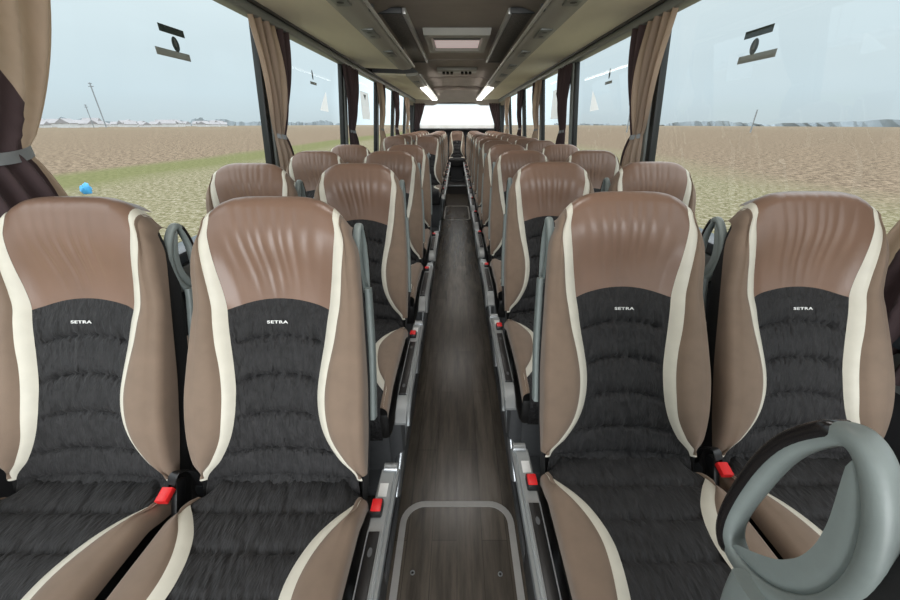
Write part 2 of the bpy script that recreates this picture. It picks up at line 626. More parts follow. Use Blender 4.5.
def col_points(z, cols):
    """cols = list of (kind, t); returns row of points for nominal row height z"""
    e, so, si = interp(E_T, z), interp(SO_T, z), interp(SI_T, z)
    r = .018
    pts = []
    for side, kind, t in cols:
        wrapx = None
        dd = 0
        if kind == 'c':
            x = t * si
            if z <= .918 + 1e-6:
                for a, b in zip([.48] + ZC[:-1], ZC):
                    if a - 1e-6 <= z <= b + 1e-6:
                        q = (z - a) / (b - a)
                        dd += (.0085 * max(0, 4 * q * (1 - q)) ** .5 - .004) * (1 - .8 * abs(t) ** 14)
                        fo = (.35 + .65 * abs(2 * q - 1)) * (1 - sstep(.893, .916, z))
                        dd += RUCH * fo * mnoise.noise((x * 85 + z * 14, z * 17, a * 31)) * (1 - abs(t) ** 8)
            else:
                dd += wrinkle(x, z)
            dd -= .0015 * (abs(t) ** 12)
            if .87 < z <= .918 + 1e-6:
                dd = dd * (1 - sstep(.87, .916, z)) - .001 * sstep(.87, .916, z)
        elif kind == 's':
            x = side * (si + (so - si) * t)
            dd += .003 * 4 * t * (1 - t) - .001
        elif kind == 'b':
            x = side * (so + (e - r - so) * t)
            dd += .006 * (4 * t * (1 - t)) ** .6 - .001
        else:
            x = side * (e - r)
        d = base_d(x, z, e, si) + dd
        if kind == 'w':
            if t <= 1:
                a = t * pi / 2
                x = side * (e - r + r * sin(a))
                d -= r * (1 - cos(a))
            else:
                x = side * e
                d = d - r - (t - 1) * max(.0, (d - r + .008))
        pts.append((x, d, e, si))
    return pts

def back_rows(cols, i0, i1, top):
    rows = []
    for i in range(i0, i1 + 1):
        z = rows_z[i]
        rows.append([bplane(x, zwarp(z, x, si, e), d) for x, d, e, si in col_points(z, cols)])
    if top:
        z = rows_z[-1]
        base = col_points(z, cols)
        R = .032
        for a in (18, 36, 54, 72, 90, 108):
            q = math.radians(a)
            row = []
            for x, d, e, si in base:
                k = 1 - .05 * (a / 108) ** 2
                back = min(R, max(.004, d + .06)) if True else R
                row.append(bplane(x * k, zwarp(z, x, si, e), d - back * (1 - cos(q))) + TU * (R * sin(q) * (1 - .35 * (abs(x) / e) ** 6)))
            rows.append(row)
        row = []
        for (x, d, e, si), p in zip(base, rows[-1]):
            q = p - NF * (.03 if cols[0][1] == 'c' else .008)
            row.append(q)
        rows.append(row)
    return rows

def lin(a, b, n):
    return [a + (b - a) * k / n for k in range(n + 1)]

def seat_meshes():
    """mesh datablocks shared by every seat"""
    out = {}
    cen = [(0, 'c', t) for t in lin(-1, 1, 84)]
    nz = len(rows_z) - 1
    def mk(key, name, rows, m):
        o = MB().grid(rows).build(name, m, None, angle=70)
        out[key] = o.data
        bpy.data.objects.remove(o)
    mk('back_panel', 'back_panel', back_rows(cen, 0, I_ARCH, False), M['fabric'])
    mk('headrest', 'headrest', back_rows(cen, I_ARCH, nz, True), M['leather'])
    for s, nm in ((-1, 'n'), (1, 'p')):
        st = [(s, 's', t) for t in lin(0, 1, 4)]
        bo = [(s, 'b', t) for t in lin(0, 1, 8)] + [(s, 'w', t) for t in (.25, .5, .75, 1, 1.5, 2)]
        mk('trim' + nm, 'cream_trim', back_rows(st, I_BOL, nz, True), M['cream'])
        mk('bolster' + nm, 'side_bolster', back_rows(bo, I_BOL + 1, nz, True), M['suede'])
    # shell: rings around the rear
    rows = []
    zs = lin(.44, 1.075, 22)
    for z in zs + [1.10, 1.116]:
        zz = min(z, 1.118)
        e = interp(E_T, zz) - .006
        e0 = e + .006
        e -= .002 * sstep(.78, .98, z)
        if z > 1.08:
            e -= .004 if z < 1.105 else .022
        th = .088 - .012 * sstep(.98, 1.11, z)
        if z > 1.105:
            th = .066
        f0 = .004 - .034 * sstep(.99, 1.07, z)
        ring = []
        for k in range(5):
            ring.append((-e, f0 - (th - .038 + f0) * k / 4))
        for k in range(1, 5):
            a = k / 4 * pi / 2
            ring.append((-e + .024 * (1 - cos(a)), -(th - .038) - .024 * sin(a)))
        for k in range(1, 12):
            t = k / 12
            ring.append(((-e + .024) * (1 - t) + (e - .024) * t, -(th - .014) - .012 * sin(pi * t)))
        for k in range(4, 0, -1):
            a = k / 4 * pi / 2
            ring.append((e - .024 * (1 - cos(a)), -(th - .038) - .024 * sin(a)))
        for k in range(4, -1, -1):
            ring.append((e, f0 - (th - .038 + f0) * k / 4))
        ring += [(e - .006, f0 - .012), (e - .022, -.036), (-e + .022, -.036), (-e + .006, f0 - .012)]
        rows.append([bplane(x, z - .022 * (abs(x) / e0) ** 4 * sstep(.99, 1.12, z) ** 1.1, d + .038 * sstep(.93, 1.09, z) * .8) for x, d in ring])
    m = MB().grid(rows, close_u=True)
    m.add(rows[-1], [tuple(range(len(rows[-1])))])
    m.add(rows[0], [tuple(range(len(rows[0])))[::-1]])
    o = m.build('seat_shell', M['shell'], None, angle=50)
    out['shell'] = o.data
    bpy.data.objects.remove(o)

    # ---- cushion
    CSI = [(-.48, .202), (-.45, .188), (-.41, .160), (-.35, .128), (-.28, .107), (-.20, .097), (-.15, .103), (-.10, .122), (-.06, .150), (-.02, .184), (.02, .199), (.10, .200)]
    CSO = [(-.48, .204), (-.45, .200), (-.41, .182), (-.35, .152), (-.28, .132), (-.20, .122), (-.15, .129), (-.10, .150), (-.06, .178), (-.02, .201), (.02, .203), (.10, .204)]
    pl = [.10, .045, -.04, -.125, -.21, -.295, -.38, -.465]
    ys = []
    for a, b in zip(pl, pl[1:]):
        ys += seg_rows(a, b, 8)
    ys.append(pl[-1])
    E = .199
    def cz(x, y, si):
        z = .546 + .010 * sstep(0, -.3, -y * 0 + y) * 0
        z += .012 * sstep(.05, -.30, y) if False else .012 * (1 - sstep(-.30, .05, y))
        z += .020 * sstep(si - .03, si + .045, abs(x)) * (1 - sstep(-.08, .0, y))
        z -= .05 * sstep(-.03, .05, y) * sstep(.14, .19, abs(x))
        return z
    def crow(y, cols):
        si, so = interp(CSI, y), interp(CSO, y)
        pts = []
        r = .02
        for s, k, t in cols:
            dz = 0
            if k == 'c':
                x = t * min(si, E - r)
                for a, b in zip(pl, pl[1:]):
                    if b - 1e-6 <= y <= a + 1e-6:
                        q = (y - a) / (b - a)
                        dz += .0065 * max(0, 4 * q * (1 - q)) ** .5 - .003
                        dz += RUCH * (.4 + .6 * abs(2 * q - 1)) * mnoise.noise((x * 85 + y * 30, y * 20, a * 31)) * (1 - abs(t) ** 8)
                dz -= .003 * abs(t) ** 12
            elif k == 's':
                x = s * min(si + (so - si) * t, E - r + .01)
                dz += .002 * 4 * t * (1 - t)
            elif k == 'b':
                x = s * (min(so, E - r + .01) + (E - r - min(so, E - r + .01)) * t)
                dz += .005 * (4 * t * (1 - t)) ** .6
            else:
                x = s * (E - r)
            z = cz(x, y, si) + dz
            if k == 'w':
                if t <= 1:
                    x = s * (E - r + r * sin(t * pi / 2))
                    z -= r * (1 - cos(t * pi / 2))
                else:
                    x = s * E
                    z = z - r - (t - 1) * .022
            pts.append((x, y, z))
        return pts
    def crows(cols):
        cen_ = cols[0][1] == 'c'
        rows = [crow(y, cols) for y in ys if cen_ or y < .004]
        last = rows[-1]
        R = .045
        for a in (20, 40, 60, 80, 95) if cen_ else (20, 40):
            q = math.radians(a)
            rows.append([(x, y - R * sin(q), max(z - R * (1 - cos(q)), .42) if z > .50 else z) for x, y, z in last])
        if cen_:
            rows.append([(x, y - .04, .43) for x, y, z in last])
        return rows
    mk('cushion', 'seat_cushion', crows(cen), M['cushfab'])
    for s, nm in ((-1, 'n'), (1, 'p')):
        mk('ctrim' + nm, 'cream_trim', crows([(s, 's', t) for t in lin(0, 1, 4)]), M['cream'])
        mk('cbol' + nm, 'cushion_bolster', crows([(s, 'b', t) for t in lin(0, 1, 8)] + [(s, 'w', t) for t in (.25, .5, .75, 1, 1.5, 2)]), M['suede'])
    return out
SM = seat_meshes()

def wordmark():
    cu = bpy.data.curves.new('brand_tag', 'FONT')
    cu.body = 'SETRA'
    cu.size = .0135
    cu.extrude = .0004
    cu.offset = .00035
    cu.align_x = 'CENTER'
    cu.align_y = 'CENTER'
    cu.space_character = 1.12
    o = bpy.data.objects.new('brand_tag', cu)
    C.objects.link(o)
    bpy.context.view_layer.update()
    dg = bpy.context.evaluated_depsgraph_get()
    me = bpy.data.meshes.new_from_object(o.evaluated_get(dg))
    bpy.data.objects.remove(o)
    w = max(v.co.x for v in me.vertices) - min(v.co.x for v in me.vertices)
    h = max(v.co.y for v in me.vertices) - min(v.co.y for v in me.vertices)
    me.transform(Matrix.Diagonal((.047 / w, .0068 / h, 1, 1)))
    me.materials.clear()
    me.materials.append(M['white'])
    # lay it on the backrest
    z = .893
    rot = Matrix((Vector((1, 0, 0)), TU, NF)).transposed().to_4x4()
    me.transform(Matrix.Translation(bplane(0, z, .0115)) @ rot)
    return me
SM['brand'] = wordmark()

def handle_paths():
    """loop in (z, d) at the aisle-side edge"""
    outer = [(1.100,-.058),(1.092,-.075),(1.065,-.098),(1.02,-.117),(.985,-.127),(.965,-.124),(.957,-.105),(.965,-.075),(.990,-.048),(1.025,-.034),(1.060,-.034),(1.088,-.044)]
    return outer

HX = .168
def new_part(name, me, parent, label=None):
    o = bpy.data.objects.new(name, me)
    link(o, parent)
    if label:
        o['label'] = label
    return o

def make_seat(a, aisle, rear=False):
    """a = +1: the aisle lies towards +x"""
    t = thing('coach_seat', 'coach seat', 'seat')
    new_part('seat_shell', SM['shell'], t)
    new_part('headrest', SM['headrest'], t, 'brown leather headrest')
    bp_ = new_part('back_panel', SM['back_panel'], t, 'black ruched back panel')
    new_part('brand_tag', SM['brand'], bp_)
    for k in 'np':
        new_part('side_bolster', SM['bolster' + k], t, 'taupe side bolster')
        new_part('cream_trim', SM['trim' + k], t)
    new_part('seat_cushion', SM['cushion'], t, 'black quilted seat cushion')
    for k in 'np':
        new_part('cushion_bolster', SM['cbol' + k], t, 'taupe cushion bolster')
        new_part('cream_trim', SM['ctrim' + k], t)
    # frame under the cushion and pedestal
    MB().box(-.19, .19, -.44, .05, .36, .47, .02).build('seat_frame', M['black'], t)
    m = MB().box(-.15, .15, -.30, -.02, .04, .37, .02)
    m.box(-.16, .16, -.38, .04, .0, .05, .012)
    m.build('pedestal', M['dgrey'], t)
    if rear:
        return t
    # grab handle on the aisle-side shoulder
    P = [Vector((0, *bplane(0, z, d).yz)) for z, d in handle_paths()]
    path = catmull([(a * HX, p.y, p.z) for p in P], 6, True)
    h = MB().sweep(path, rrect(.018, .015, .006, 3), closed=True, side=(1, 0, 0)).build('grab_handle', M['grey'], t, angle=60)
    n = len(path)
    c = sum(path, Vector()) / n
    gp = path[3:34]
    gp = [p + ((p - c) * Vector((0, 1, 1))).normalized() * .0035 for p in gp]
    MB().sweep(gp, rrect(.0205, .0125, .005, 3), side=(1, 0, 0), scale=[.6, .9] + [1] * (len(gp) - 4) + [.9, .6]).build('grip_pad', M['gloss'], h)
    # wide inner plate of the handle next to the shell
    rows = []
    idx = list(range(32, 70))
    for k, q in enumerate(idx):
        p = path[q]
        f = sin(pi * (k + 1) / (len(idx) + 1)) ** .5 * .58
        rows.append([p + (c - p) * f * u + Vector((a * .007 * sstep(0, .5, u), 0, 0)) for u in lin(0, 1, 5)])
    MB().grid(rows).build('handle_plate', M['grey'], h)
    # grey cover strip down the rear edge under the handle
    cp = []
    for z, d in ((.962, -.082), (.945, -.084), (.92, -.084), (.80, -.080), (.66, -.076)):
        p = bplane(0, z, d)
        cp.append((a * (interp(E_T, z) - .004), p.y, p.z))
    MB().sweep(catmull(cp, 5), rrect(.014, .034, .005, 3), side=(1, 0, 0)).build('edge_cover', M['grey'], t)
    if aisle:
        x0, x1 = .208, .246
        def bx(m, xa, xb, *r, **k):
            return m.box(min(a * xa, a * xb), max(a * xa, a * xb), *r, **k)
        # folded armrest console along the aisle
        prof = []
        m = MB()
        top = [(.115, .488), (.05, .497), (-.10, .500), (-.34, .500), (-.39, .494), (-.43, .478), (-.455, .452)]
        bot = [(.115, .45), (.05, .45), (-.10, .445), (-.34, .445), (-.40, .445), (-.43, .446), (-.45, .444)]
        rows = []
        for (y, zt), (_, zb) in zip(top, bot):
            xs = (x0 + .003, x0, x0, x1, x1, x1 - .003)
            zz = (zt, zt - .004, zb, zb, zt - .006, zt)
            rows.append([(a * x, y, z) for x, z in zip(xs, zz)])
        m.grid(rows, close_u=True)
        m.add(rows[0], [tuple(range(6))])
        m.add(rows[-1], [tuple(range(6))[::-1]])
        con = m.build('armrest_console', M['console'], t, angle=35)
        MB().tube([(a * (x1 + .002), y, z - .012) for y, z in [(.12, .488)] + top[1:]], .0085, 8).build('side_rail', M['silver'], con)
        MB().tube([(a * .216, .118, .488), (a * .250, .118, .488)], .014, 12).build('pivot_cap', M['silver'], con)
        bx(MB(), .212, .238, -.375, -.055, .494, .5035, bev=.003).build('inset_panel', M['black'], con)
        m = MB()
        m.tube([(a * .2115, y, .503) for y in (-.055, -.2, -.376)], .0016, 6)
        m.tube([(a * .2385, y, .503) for y in (-.055, -.2, -.376)], .0016, 6)
        m.build('chrome_edge', M['silver'], con)
        for yb in (-.10, -.335):
            MB().add([(a * (.225 + .005 * cos(k * pi / 6)), yb + .010 * sin(k * pi / 6), .5045) for k in range(12)], [tuple(range(12))]).build('recline_button', M['dgrey'], con, smooth=False)
        bx(MB(), .215, .236, .030, .066, .4975, .4985, bev=0).build('pale_label', M['white'], con, smooth=False)
        b = bx(MB(), .207, .234, -.022, .016, .494, .514, bev=.004).build('belt_buckle', M['black'], t)
        bx(MB(), .209, .232, -.018, .012, .508, .518, bev=.003).build('release_button', M['red'], b)
        # slanted front leg towards the aisle step
        MB().sweep(catmull([(a * .215, -.10, .43), (a * .205, -.16, .30), (a * .185, -.27, .14), (a * .17, -.37, .0)], 5), rrect(.028, .05, .012, 3), side=(1, 0, 0)).build('leg', M['silver'], t)
        bx(MB(), .14, .20, -.30, .06, .05, .42, bev=.02).build('side_shroud', M['dgrey'], t)
    else:
        d = Vector((0, .45, .89)).normalized()
        m = MB()
        p0 = Vector((a * .207, .01, .53))
        m.sweep([p0 - d * .06, p0, p0 + d * .035], rrect(.014, .030, .004, 2), side=(1, 0, 0))
        b = m.build('belt_buckle', M['black'], t)
        MB().sweep([(a * .204, .0, .566), (a * .204, -.028, .558)], rrect(.026, .016, .004, 2), side=(1, 0, 0)).build('release_button', M['red'], b)
        MB().sweep(catmull([(a * .214, .06, .50), (a * .222, .05, .56), (a * .214, .02, .592), (a * .207, .005, .572)], 5), rrect(.020, .003, .001, 1), side=(1, 0, 0)).build('belt_strap', M['black'], b)
    return t

XA, XW = .405, .858
P_ROW = .77
YL, YR = .553, .62
ORD = ['front', 'second', 'third', 'fourth', 'fifth', 'sixth', 'seventh', 'eighth', 'ninth', 'tenth', 'eleventh', 'twelfth']
protos = {}
def place_seat(a, aisle, x, y, label, group):
    key = (a, aisle)
    if key not in protos:
        protos[key] = make_seat(a, aisle)
        o = protos[key]
    else:
        o = copy_tree(protos[key])
    o.location = (x, y, 0)
    o['label'] = label
    o['group'] = group
    return o

for side, a, y0 in (('left', 1, YL), ('right', -1, YR)):
    for i in range(12):
        if side == 'left' and i in (4, 5):
            continue
        y = y0 + P_ROW * i
        for aisle in (True, False):
            x = -a * (XA if aisle else (.848 if a > 0 else .838))
            pos = 'aisle seat' if aisle else 'window seat'
            extra = {('left', 3): ' ahead of the rear stairwell', ('left', 6): ' just behind the rear stairwell'}.get((side, i), '')
            if side == 'left' and i > 5:
                lab = f'brown and black {pos}, {ORD[i - 6].replace("front", "first")} row behind the rear stairwell, left of the aisle'
            else:
                lab = f'brown and black {pos} in the {ORD[i]} row facing us, {side} of the aisle'
            place_seat(a, aisle, x, y, lab, 'coach seats along the aisle')
# the near seat whose back and handle poke into the picture
near = place_seat(-1, True, XA + .004, -.03, 'near seat cut by the picture edge with big grey grab handle in the corner', 'coach seats along the aisle')
# its backrest stands more upright than the others
up = Matrix.Translation((0, 0, .47)) @ Matrix.Rotation(math.radians(11.5), 4, 'X') @ Matrix.Translation((0, 0, -.47))
def redo(o):
    o.data = o.data.copy()
    if o.name.split('.')[0] in ('headrest', 'side_bolster', 'cream_trim'):
        for v in o.data.vertices:        # lower headrest, thicker padding
            if v.co.z > 1.04:
                v.co.z = 1.04 + (v.co.z - 1.04) * .5
    o.data.transform(up)
    if o.name.split('.')[0] in ('headrest', 'side_bolster', 'cream_trim', 'back_panel', 'brand_tag'):
        for v in o.data.vertices:
            v.co.y -= .05 * sstep(.6, .95, v.co.z)
    for c in o.children:
        redo(c)
for o in near.children:
    if o.name.split('.')[0] in ('seat_shell', 'headrest', 'back_panel', 'side_bolster', 'grab_handle', 'edge_cover') or (o.name.startswith('cream_trim') and max(v.co.z for v in o.data.vertices) > .8):
        redo(o)
# rear bench row of five
rp = None
for k, (x, nm) in enumerate(((-.86, 'beside the left window'), (-.43, 'second from the left window'), (0, 'in the middle facing down the aisle'), (.43, 'second from the right window'), (.86, 'beside the right window'))):
    if rp is None:
        rp = make_seat(1, False, True)
        o = rp
    else:
        o = copy_tree(rp)
    o.location = (x, 9.9, 0)
    o['label'] = 'rear bench seat under the back window, ' + nm
    o['group'] = 'rear bench seats'

# ------------------------------------------------------------------ shell of the bus
def struct(o):
    o['kind'] = 'structure'
    return o
YB = 10.75       # rear wall
YF = -1.6
XP = .262        # edge of the seat platforms
ZA = -.20        # aisle floor
m = MB()
m.add([(-XP - .02, YF, ZA), (XP + .02, YF, ZA), (XP + .02, 8.95, ZA), (-XP - .02, 8.95, ZA)], [(0, 1, 2, 3)])
struct(m.build('floor', M['floor'], smooth=False))
for s, nm in ((-1, 'left'), (1, 'right')):
    m = MB().box(min(s * XP, s * 1.22), max(s * XP, s * 1.22), YF, YB, ZA - .02, -.001, .002, 1)
    struct(m.build('floor_platform_' + nm, M['platform'], smooth=False))
m = MB().box(-XP, XP, 8.95, YB, ZA - .02, -.001)
struct(m.build('floor_rear_step', M['platform'], smooth=False))
k = 1
def trim(mb, mt, smooth=True):
    global k
    o = struct(mb.build('trim_%d' % k, mt, smooth=smooth))
    k += 1
    return o
for s in (-1, 1):
    trim(MB().box(min(s * (XP - .006), s * (XP + .03)), max(s * (XP - .006), s * (XP + .03)), YF, 8.95, -.03, .006, .004), M['silver'])
    trim(MB().box(min(s * (XP - .012), s * (XP)), max(s * (XP - .012), s * XP), YF, 8.95, ZA, ZA + .05, .003), M['dgrey'])
trim(MB().box(-XP, XP, 8.93, 8.985, -.02, .008, .004), M['silver'])

# floor hatches with grey frames let into the vinyl
def hatch(y0, y1, label, screws=True):
    t = thing('floor_hatch', label, 'floor hatch', (0, (y0 + y1) / 2, ZA))
    hy = (y1 - y0) / 2
    R = .11
    out = []
    for cx, cy, a0 in ((.232 - R, hy - R, 0), (-.232 + R, hy - R, 90), (-.232 + R, -hy + R, 180), (.232 - R, -hy + R, 270)):
        for q in range(9):
            an = math.radians(a0 + 90 * q / 8)
            out.append((cx + R * cos(an), cy + R * sin(an), .002))
    MB().sweep(out, rrect(.024, .006, .002, 1), closed=True, side=(0, 0, 1)).build('hatch_frame', M['hatchline'], t)
    return t
def flat_ring(out, w, z, h):
    pass
for lo, hi, lab in ((-.15, 1.067, 'grey rounded outline of the floor hatch in the near end of the aisle'), (6.35, 7.55, 'grey rounded outline of the floor hatch far down the aisle')):
    t = thing('floor_hatch', lab, 'floor hatch', (0, (lo + hi) / 2, ZA))
    hy = (hi - lo) / 2
    R = .10
    loops = []
    for off in (0, .026):
        o_ = []
        for cx, cy, a0 in ((.238 - R, hy - R, 0), (-.238 + R, hy - R, 90), (-.238 + R, -hy + R, 180), (.238 - R, -hy + R, 270)):
            for q in range(9):
                an = math.radians(a0 + 90 * q / 8)
                o_.append((cx + (R - off) * cos(an), cy + (R - off) * sin(an), .003))
        loops.append(o_)
    lower = [[(x, y, -.004) for x, y, z in l] for l in loops]
    MB().grid([lower[0], loops[0], loops[1], lower[1]], close_u=True).build('hatch_frame', M['hatchline'], t)
    for sx, sy in ((-.165, hy - .285), (.16, hy - .29)):
        if lo > 0:
            continue
        s_ = MB()
        pts = [(sx + .009 * cos(q * pi / 8), sy + .009 * sin(q * pi / 8)) for q in range(16)]
        pin = [(sx + .005 * cos(q * pi / 8), sy + .005 * sin(q * pi / 8)) for q in range(16)]
        s_.grid([[(x, y, .001) for x, y in pts], [(x, y, .003) for x, y in pts], [(x, y, .003) for x, y in pin], [(x, y, .0008) for x, y in pin]], close_u=True)
        sc_ = s_.build('lock_ring', M['silver'], t)
        MB().add([(x, y, .0012) for x, y in pin], [tuple(range(16))]).build('lock_hole', M['black'], sc_, smooth=False)

def TX(z):
    return 1 - .08 * max(0, z - .83)
# side walls, windows, pillars
ZS, ZT = .83, 1.812
XWIN = 1.20
PIL = {-1: [-.9, .76, 2.42, 4.03, 5.66, 7.1, 8.7, 10.6], 1: [-1.0, .66, 2.34, 3.92, 5.37, 6.8, 8.6, 10.6]}
wn = 1
for s, nm in ((-1, 'left'), (1, 'right')):
    def bx(mb, xa, xb, *r, **kk):
        return mb.box(min(s * xa, s * xb), max(s * xa, s * xb), *r, **kk)
    struct(bx(MB(), XWIN, XWIN + .05, YF, YB, ZA, ZS - .01).build('wall_' + nm, M['wall'], smooth=False))
    trim(bx(MB(), 1.12, XWIN + .04, YF, YB, ZS - .05, ZS, bev=.012), M['sill'])
    trim(bx(MB(), 1.135, XWIN, YF, YB, ZS - .16, ZS - .06, bev=.012), M['rail'])
    struct(bx(MB(), XWIN, XWIN + .05, YF, YB, ZT + .03, 2.15).build('wall_upper_' + nm, M['wall'], smooth=False))
    pp = PIL[s]
    for i, y in enumerate(pp):
        trim(bx(MB(), XWIN - .035, XWIN + .008, y - .025, y + .028, ZS - .01, ZT + .04, bev=.01), M['pillar'])
        trim(bx(MB(), XWIN - .045, XWIN - .005, y + .029, y + .11, ZS - .01, ZT + .04, bev=.01), M['pillarg'])
        if i + 1 < len(pp):
            y1 = pp[i + 1]
            g = MB().add([(s * (XWIN + .006), y + .02, ZS - .02), (s * (XWIN + .006), y1 - .02, ZS - .02), (s * (XWIN + .006), y1 - .02, ZT + .05), (s * (XWIN + .006), y + .02, ZT + .05)], [(0, 1, 2, 3)])
            struct(g.build('window_%d' % wn, M['glass'], smooth=False))
            wn += 1
    # curtain rail along the window head
    trim(bx(MB(), 1.13, 1.215, YF, 10.5, ZT - .005, ZT + .045, bev=.014), M['rail'])
    trim(MB().tube([(s * 1.125, YF, ZT + .05), (s * 1.125, 10.5, ZT + .05)], .012, 8), M['black'])

for o in list(C.objects):
    if o.type == 'MESH' and o.parent is None and o.get('kind') == 'structure':
        for v in o.data.vertices:
            v.co.x *= TX(v.co.z)
# rear wall and window
RW = dict(x=.99, z0=1.21, z1=1.785)
m = MB()
m.box(-1.25, 1.25, YB, YB + .05, -.22, RW['z0'])
m.box(-1.25, -RW['x'], YB, YB + .05, RW['z0'], 2.15)
m.box(RW['x'], 1.25, YB, YB + .05, RW['z0'], 2.15)
m.box(-RW['x'], RW['x'], YB, YB + .05, RW['z1'], 2.15)
struct(m.build('wall_rear', M['wall'], smooth=False))
g = MB().add([(-RW['x'], YB + .02, RW['z0']), (RW['x'], YB + .02, RW['z0']), (RW['x'], YB + .02, RW['z1']), (-RW['x'], YB + .02, RW['z1'])], [(0, 1, 2, 3)])
struct(g.build('window_%d' % wn, M['rearglass'], smooth=False))
trim(MB().box(-1.15, 1.15, YB - .13, YB, RW['z0'] - .06, RW['z0'] - .005, .02), M['black'])

# ceiling: sections with seams, sloping to the rear window
ZCE = 2.06
m = MB()
xs = [-1.22, -.62, -.45, 0, .45, .62, 1.22]
def crow_(y, z):
    return [(x, y, z - (.05 if abs(x) > .5 else 0) + .015 * (1 - (x / .62) ** 2 if abs(x) < .62 else 0)) for x in xs]
rows = []
for ya, yb, dz in ((YF, 3.25, 0.0), (3.25, 5.75, .012), (5.75, 7.6, .0), (7.6, 9.3, -.012)):
    rows += [crow_(ya + .006, ZCE + dz), crow_(yb - .006, ZCE + dz), crow_(yb, ZCE + dz + .012)]
rows += [crow_(9.32, ZCE - .03), crow_(9.9, ZCE - .06), crow_(10.3, ZCE - .15), crow_(YB + .02, RW['z1'] + .01)]
m.grid(rows, flip=True)
struct(m.build('ceiling', M['ceil'], angle=25))
trim(MB().box(-.62, .62, 9.25, 9.36, ZCE - .075, ZCE - .0, .03), M['ceil'])

# luggage racks
def rack(s, y0, y1, label, lights, dz=0.0, taper=False):
    t = thing('luggage_rack', label, 'luggage rack', (s * .8, y0, 1.85))
    def P(x, y, z):
        return (s * x - s * .8, y - y0, z - 1.85 + dz)
    def ext(prof, ya, yb):
        mb = MB()
        r0 = [P(x, ya, z) for x, z in prof]
        r1 = [P(x, yb, z) for x, z in prof]
        mb.grid([r0, r1], close_u=True)
        n = len(prof)
        mb.add(r0, [tuple(range(n))])
        mb.add(r1, [tuple(range(n))[::-1]])
        return mb
    ext([(1.06, 1.866), (.645, 1.852), (.645, 1.872), (1.06, 1.886)], y0, y1).build('underside_panel', M['tan'], t, smooth=False)
    st = ext([(.643, 1.850), (.60, 1.843), (.52, 1.852), (.492, 1.872), (.492, 1.885), (.643, 1.874)], y0, y1).build('service_strip', M['strip'], t, angle=60)
    ext([(1.06, 1.888), (.60, 1.877), (.50, 1.888), (.50, 1.905), (.62, 1.98), (.62, 2.06), (1.08, 2.06)], y0 + .01, y1 - .01).build('rack_body', M['dgrey'], t, smooth=False)
    rl = MB()
    rl.tube([P(.468, y0 + .05, 1.870), P(.468, y1 - .05, 1.870)], .010, 8)
    y = y0 + .4
    rl.build('hand_rail', M['railmetal'], t)
    while y < y1 - .2:
        MB().box(*sorted((P(.466, 0, 0)[0], P(.51, 0, 0)[0])), y - y0 - .02, y - y0 + .02, 1.872 - 1.85 + dz, 1.905 - 1.85 + dz, .006).build('rail_bracket', M['dgrey'], t)
        y += 1.25
    # reading light and air nozzle units let into the strip
    y = y0 + .7
    while y < min(y1, lights[0]) - .3:
        u = MB().box(*sorted((P(.53, 0, 0)[0], P(.61, 0, 0)[0])), y - y0 - .13, y - y0 + .13, 1.838 - 1.85 + dz, 1.850 - 1.85 + dz, .005).build('service_unit', M['rail'], t)
        for q in (-.06, .06):
            cx, cy, cz = P(.57, y + q, 1.837)
            MB().add([(cx + .018 * cos(j * pi / 6), cy + .018 * sin(j * pi / 6), cz) for j in range(12)], [tuple(range(12))]).build('air_nozzle', M['black'], u, smooth=False)
        y += .77
    if lights[1] > lights[0]:
        MB().box(*sorted((P(.49, 0, 0)[0], P(.60, 0, 0)[0])), lights[0] - y0, lights[1] - y0, 1.834 - 1.85 + dz, 1.848 - 1.85 + dz, .004).build('light_strip', M['light'], t)
    return t
rack(-1, YF, 4.75, 'long tan luggage rack over the near seats on the left', (99, 0))
rack(-1, 5.35, 10.35, 'shorter tan luggage rack with light strip behind the gap on the left', (6.9, 10.2))
rack(1, YF, 10.35, 'tan luggage rack running the whole length over the right seats', (6.9, 10.2))

# ceiling fittings
t = thing('roof_hatch', 'rectangular roof hatch with pale pane in the dark ceiling', 'roof hatch', (0, 4.45, ZCE))
def frame_ring(x, y, ix, iy, z0, z1):
    q = [(-1, -1), (1, -1), (1, 1), (-1, 1)]
    return MB().grid([[(a * x, b * y, z0) for a, b in q], [(a * (x - .01), b * (y - .01), z1) for a, b in q], [(a * (ix + .02), b * (iy + .02), z1) for a, b in q], [(a * ix, b * iy, z0) for a, b in q]], close_u=True)
frame_ring(.31, .46, .225, .31, .02, -.035).build('hatch_frame', M['strip'], t, smooth=False)
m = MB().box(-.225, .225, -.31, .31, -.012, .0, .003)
m.build('glowing_hatch_pane', M['pane'], t)
MB().box(-.225, .225, -.31, -.20, -.03, -.01, .004).build('hatch_grip', M['dgrey'], t)
for s, nm in ((-1, 'left'), (1, 'right')):
    t = thing('ceiling_grille', f'long perforated ceiling grille with pale edge beside the {nm} rack', 'ceiling grille', (s * .49, 4.5, ZCE), 0, 'ceiling grilles')
    MB().box(-.085, .085, -1.15, 1.15, -.02, .01, .006).build('perforated_plate', M['perf'], t)
    MB().box(min(-s * .085, -s * .115), max(-s * .085, -s * .115), -1.17, 1.17, -.03, .012, .006).build('edge_strip', M['railmetal'], t)
    m = MB().box(-.10, .085, -1.18, -1.15, -.026, .01, .005)
    m.box(-.10, .085, 1.15, 1.18, -.026, .01, .005)
    m.build('end_bar', M['dgrey'], t)
t = thing('ceiling_control_panel', 'small grey ceiling panel with two trios of spotlights', 'ceiling panel', (0, 6.55, ZCE))
MB().box(-.30, .30, -.16, .16, -.035, .01, .012).build('panel_plate', M['strip'], t)
for sx in (-.20, -.14, -.08, .08, .14, .20):
    MB().tube([(sx, -.03, -.03), (sx, -.045, -.062)], .022, 10).build('spotlight', M['black'], t)
    
